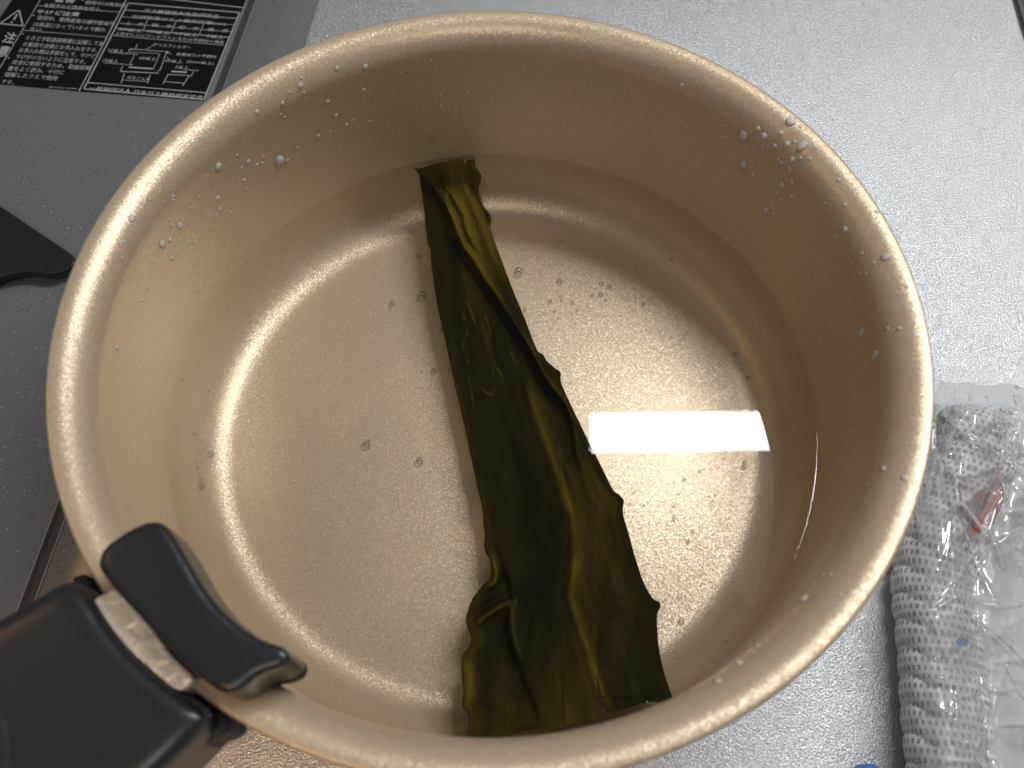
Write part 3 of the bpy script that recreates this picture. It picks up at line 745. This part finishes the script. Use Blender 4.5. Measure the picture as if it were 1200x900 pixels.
T('使用中、使用直後は操作部以外', (42.5, 23.3), (133, 31), 6.6)
T('は高温になっているので触れ', (38.5, 31), (123, 38), 6.6)
T('ない。', (34.5, 36.2), (50, 38), 5.6)
T('ときどき取扱説明書に記載してあ', (30, 47), (120, 54.5), 6.8)
T('る要領で点検とお手入れをする。', (26, 54.5), (114, 62), 6.6)
T('お手入れ時は手袋をして、やけど', (21.5, 61.5), (111, 69), 6.6)
T('やけがのないように注意する。', (18, 68.8), (100, 75.5), 6.6)
T('安全に使用するため、取扱説明', (13.5, 75.6), (105, 83), 6.6)
T('書をよく読み、十分に', (8.5, 82.8), (74, 88), 6.6)
T('理解したうえで使用', (4.5, 90), (66, 95), 6.6)
T('する。', (1, 98), (16, 99.4), 5.6)
T('JP0002-0244-1', (57, 103.4), (93, 106), 2.4)
T('注', (1.5, 50), (15, 51.3), 16, .012)
T('意', (-5, 66), (7, 67.3), 16, .012)
T('ガス機器防火性能評定品', (168, 14.6), (256, 22), 5.6)
T('可燃物等からの離隔距離(cm)', (154, 22), (264, 31), 5.6)
for s, p, q in [('上　方', (146, 29.2), (168, 31)), ('側　方', (177, 31.5), (201, 33.4)), ('前　方', (209, 34), (233, 36)), ('後　方', (243, 36.5), (267, 38.5))]: T(s, p, q, 5)
for s, p, q in [('80以上', (138.5, 36), (166.5, 38.5)), ('15以上', (173, 38.8), (199, 41)), ('15以上', (206, 41.5), (232, 43.6)), ('5以上', (242, 44.2), (262, 46))]: T(s, p, q, 4.8)
T('上方がレンジフードファンまたは不燃材の場合', (134, 41.2), (262, 52), 4.8)
T('グリスフィルター', (179, 54.4), (223, 58), 4.8)
T('15以上', (126.5, 61), (144, 62.3), 4.8); T('15以上', (120.5, 73), (138, 74.3), 4.8)
T('60以上', (163, 70), (182, 71.6), 4.8); T('60以上', (193, 73), (213, 74.7), 4.8)
T('金属以外の不燃材', (206, 65.3), (253, 69), 4.6); T('(3mm以上)', (218, 74.2), (250, 77), 4.8); T('5以上', (205, 80.5), (220, 81.8), 4.6)
T('ガスこんろ', (148, 93), (175, 95.2), 4.6)
T('一般財団法人 日本ガス機器検査協会', (104, 106), (237, 117.5), 6)

# ------------------------------------------------------------------ pan support of the cooker
ZT = 0.010
def tr_loop(z, grow=0.0):
    P = [(-70, 196), (0, 241), (40, 268), (70, 288), (86, 300), (87, 307), (80, 315), (62, 321), (50, 321), (38, 318), (20, 320), (0, 325), (-40, 345), (-70, 365)]
    return plan(P, z, 90)
soften(from_bm('pan_support', cushion(tr_loop(ZT), ZC + 0.003, ZT), ENAMEL), 0.0005, 3)
sup = bpy.data.objects['pan_support']
tag(sup, 'black enamelled pan support arm with a pointed end, standing on the cooktop', 'pan support')
bm = bmesh.new()
for px, py in ((-20, 285), (30, 300)):
    c = at(px, py, ZC + 0.002); box_bm(bm, c.x - 0.003, c.x + 0.003, c.y - 0.003, c.y + 0.003, ZC, ZC + 0.0045, 0.0005)
from_bm('foot', bm, ENAMEL, sup)

# ------------------------------------------------------------------ package on the right
def roll(name, axis_pts, rad, label):
    """knitted sleeve gathered into arched ribs; axis_pts in photograph pixels at the roll's middle height"""
    zc = rad * 0.80
    A = catmull([at(x, y, zc) for x, y in axis_pts], 240)
    bm = bmesh.new(); uvl = bm.loops.layers.uv.new('UVMap'); rows = []; meta = []
    L = 0
    nseg = 64; rib = 0.0075
    for j, c in enumerate(A):
        if j: L += (A[j] - A[j - 1]).length
        t = (A[min(j + 1, 239)] - A[max(j - 1, 0)]).normalized(); side = Vector((t.y, -t.x, 0)).normalized(); up = Vector((0, 0, 1))
        # closed round top end
        e = min(1, (L + 0.0002) / (rad * 1.1)); es = math.sqrt(max(0, 1 - (1 - e) ** 2))
        row = []
        for i in range(nseg):
            a = 2 * math.pi * i / nseg
            s = math.cos(a); h = math.sin(a)
            ph = (L + 0.0060 * (1 - s * s) * -1.0 + 0.0008 * noise.noise(Vector((L * 90, s * 2, 1)))) / rib
            fr = ph - math.floor(ph)
            dv = 0.0020 * (math.sin(math.pi * fr) ** 0.4) - 0.0013
            r = (rad * (1 + 0.3 * math.exp(-L / 0.03)) + dv + 0.0012 * noise.noise(Vector((L * 40, a, 4)))) * es
            p = c + side * s * r * 0.98 + up * h * r * 0.80
            row.append(bm.verts.new(p))
        rows.append(row); meta.append(L)
    for j in range(len(rows) - 1):
        for i in range(nseg):
            k = (i + 1) % nseg
            f = bm.faces.new((rows[j][i], rows[j][k], rows[j + 1][k], rows[j + 1][i]))
            for lp, (jj, ii) in zip(f.loops, ((j, i), (j, i + 1), (j + 1, i + 1), (j + 1, i))):
                lp[uvl].uv = (ii / nseg * 2 * math.pi * rad, meta[jj] * 0.8)
    bmesh.ops.recalc_face_normals(bm, faces=bm.faces)
    return tag(from_bm(name, bm, KNIT), label, 'knit roll')
roll('knit_roll', [(1146, 482), (1131, 560), (1099, 660), (1099, 740), (1104, 800), (1113, 897), (1120, 980), (1126, 1040)], 0.0112, 'white perforated knit roll gathered in ribs, half covered by clear film, right of the saucepan')
# flat white card under the film
bm = bmesh.new()
cardp = [at(x, y, 0.004) for x, y in [(1140, 520), (1230, 500), (1330, 520), (1330, 1000), (1150, 1000), (1118, 760)]]
flat_poly(bm, cardp, 0.001, 0.004); bmesh.ops.recalc_face_normals(bm, faces=bm.faces)
tag(from_bm('white_card', bm, CARD, smooth=False), 'flat white card lying inside the bag to the right of the knit roll', 'card')
# clear film: a crumpled sheet lying over the roll and the card
bag = tag(empty('plastic_bag', at(1170, 640, 0.0)), 'crumpled clear plastic bag with red and blue print over the knit roll', 'plastic bag')
CREASES = [([(1085, 717), (1095, 715), (1124, 697), (1150, 706), (1172, 711), (1205, 706)], .0022, 5), ([(1130, 700), (1139, 724), (1150, 735), (1172, 752), (1205, 785)], .0022, 5),
           ([(1092, 725), (1101, 750), (1108, 768), (1120, 795), (1121, 830), (1119, 868)], .0018, 5), ([(1098, 485), (1097, 525), (1115, 550), (1124, 588), (1150, 622)], .0022, 5),
           ([(1116, 556), (1130, 568), (1150, 568), (1175, 558)], .0018, 4.5), ([(1100, 480), (1140, 520), (1170, 540), (1185, 560)], .0022, 5), ([(1127, 485), (1136, 462), (1150, 445)], .0018, 5),
           ([(1163, 490), (1176, 470), (1182, 455)], .0020, 5), ([(1158, 475), (1172, 484), (1205, 492)], .0020, 5), ([(1155, 625), (1168, 640), (1176, 665)], .0018, 5), ([(1110, 700), (1130, 672), (1150, 640)], .0014, 5),
           ([(1168, 505), (1182, 520), (1186, 550)], .0022, 5), ([(1135, 870), (1155, 885), (1165, 905)], .0014, 5), ([(1080, 790), (1100, 768), (1105, 800)], .0010, 5)]
rc = random.Random(5)
for k in range(46):
    x = rc.uniform(1095, 1260); y = rc.uniform(448, 900) if k > 18 else rc.uniform(446, 560); a = rc.uniform(-1.2, 1.9); L = rc.uniform(25, 100); b = rc.uniform(-.5, .5)
    CREASES.append(([(x, y), (x + L * math.cos(a), y + L * math.sin(a)), (x + L * (math.cos(a) + math.cos(a + b)), y + L * (math.sin(a) + math.sin(a + b)))], rc.uniform(.0004, .0014), rc.uniform(2.5, 5)))
def film_h(px, py):
    """height of the film over the counter in metres"""
    ax = catmull_x(py)
    d = abs(px - ax) / (92 if px > ax else 70)
    top = 0.0250 * (0.5 + 0.5 * math.cos(math.pi * d)) ** 0.6 if d < 1 else 0
    fl = 0.0075 + 0.010 * math.exp(-((px - ax - 60) / 40) ** 2) if px > ax else 0.004
    ht = max(top, fl)
    fade = min(1, max(0, (py - 440) / 40)); 
    ht = ht * fade + 0.003 * (1 - fade)
    q = Vector((px * 0.014 + py * 0.004, py * 0.0075 - px * 0.003, 0))
    a = abs(noise.noise(q)); b = abs(noise.noise(q * 2.3 + Vector((7, 3, 0)))); c = abs(noise.noise(q * 5.1))
    for line, hh, wd in CREASES:
        if min(p[0] for p in line) - 15 < px < max(p[0] for p in line) + 15 and min(p[1] for p in line) - 15 < py < max(p[1] for p in line) + 15:
            dd = seg_dist((px, py), line)[0]; ht += hh * max(0, 1 - dd / wd)
    return ht + 0.0010 + 0.0045 * max(0, 0.30 - a) + 0.0012 * max(0, 0.22 - b) + 0.0002 * (0.3 - c)
def catmull_x(py):
    T_ = [(440, 1150), (480, 1146), (560, 1131), (660, 1099), (740, 1099), (800, 1104), (897, 1113), (1100, 1130)]
    for (y0, x0), (y1, x1) in zip(T_, T_[1:]):
        if y0 <= py <= y1: return x0 + (x1 - x0) * (py - y0) / (y1 - y0)
    return 1138
FE = [(440, 1078), (520, 1070), (600, 1072), (640, 1082), (680, 1084), (760, 1080), (900, 1086), (1100, 1092)]
def film_left(py):
    for (y0, x0), (y1, x1) in zip(FE, FE[1:]):
        if y0 <= py <= y1: return x0 + (x1 - x0) * (py - y0) / (y1 - y0)
    return 1090
bm = bmesh.new(); rows = []; NX, NY = 130, 240
for j in range(NY):
    py = 444 + (1000 - 444) * j / (NY - 1)
    x0 = film_left(py); row = []
    top_wob = 6 * noise.noise(Vector((j * 0.0, 0, 0)))
    for i in range(NX):
        px = x0 + (1340 - x0) * (i / (NX - 1)) ** 1.3
        pyy = py + (8 * noise.noise(Vector((px * 0.03, 2, 0))) + (px - 1095) * 0.10) * (1 - j / (NY - 1))
        row.append(bm.verts.new(at(px, pyy, film_h(px, pyy)) - bag.location))
    rows.append(row)
for a, b in zip(rows, rows[1:]):
    for i in range(NX - 1): bm.faces.new((a[i], b[i], b[i + 1], a[i + 1]))
bmesh.ops.recalc_face_normals(bm, faces=bm.faces)
FILM_BVH = BVHTree.FromBMesh(bm)
from_bm('film', bm, FILM, bag)
def print_patch(name, pts, mat, n=60):
    """print on the film: a patch draped just under it"""
    P = resample_closed([(x, y, 0) for x, y in pts], n); bm = bmesh.new()
    c = sum(P, Vector()) / n; rings = []
    for s in (1, .75, .5, .25):
        ring = []
        for p in P:
            x = c.x + (p.x - c.x) * s; y = c.y + (p.y - c.y) * s
            d = ray(x, y).normalized(); hit = FILM_BVH.ray_cast(CAM - bag.location, d)[0]
            ring.append(bm.verts.new((hit + d * 0.0006) if hit else at(x, y, 0.02) - bag.location))
        rings.append(ring)
    for a, b in zip(rings, rings[1:]):
        for i in range(n): bm.faces.new((a[i], a[(i + 1) % n], b[(i + 1) % n], b[i]))
    bm.faces.new(rings[-1])
    return from_bm(name, bm, mat, bag)
print_patch('red_print', [(1168, 552), (1176, 575), (1174, 592), (1165, 610), (1152, 622), (1138, 628), (1142, 612), (1152, 598), (1146, 588), (1140, 580), (1150, 574), (1160, 570)], RED)
print_patch('blue_print', [(1120, 750), (1127, 747), (1136, 752), (1130, 757), (1121, 756)], BLUE, 24)
# blue lid at the very bottom of the frame
c = at(1023, 916, 0.006)
bm = bmesh.new()
ring = [[Vector((c.x + math.cos(a) * r, c.y + math.sin(a) * r, z)) for a in [2 * math.pi * k / 40 for k in range(40)]] for r, z in ((0.0040, 0.0), (0.0045, 0.001), (0.0045, 0.0048), (0.0040, 0.006), (0.003, 0.0064))]
bm = loft_layers(ring)
tag(from_bm('blue_cap', bm, BLUE), 'small round blue plastic cap on the steel counter at the bottom edge', 'cap')
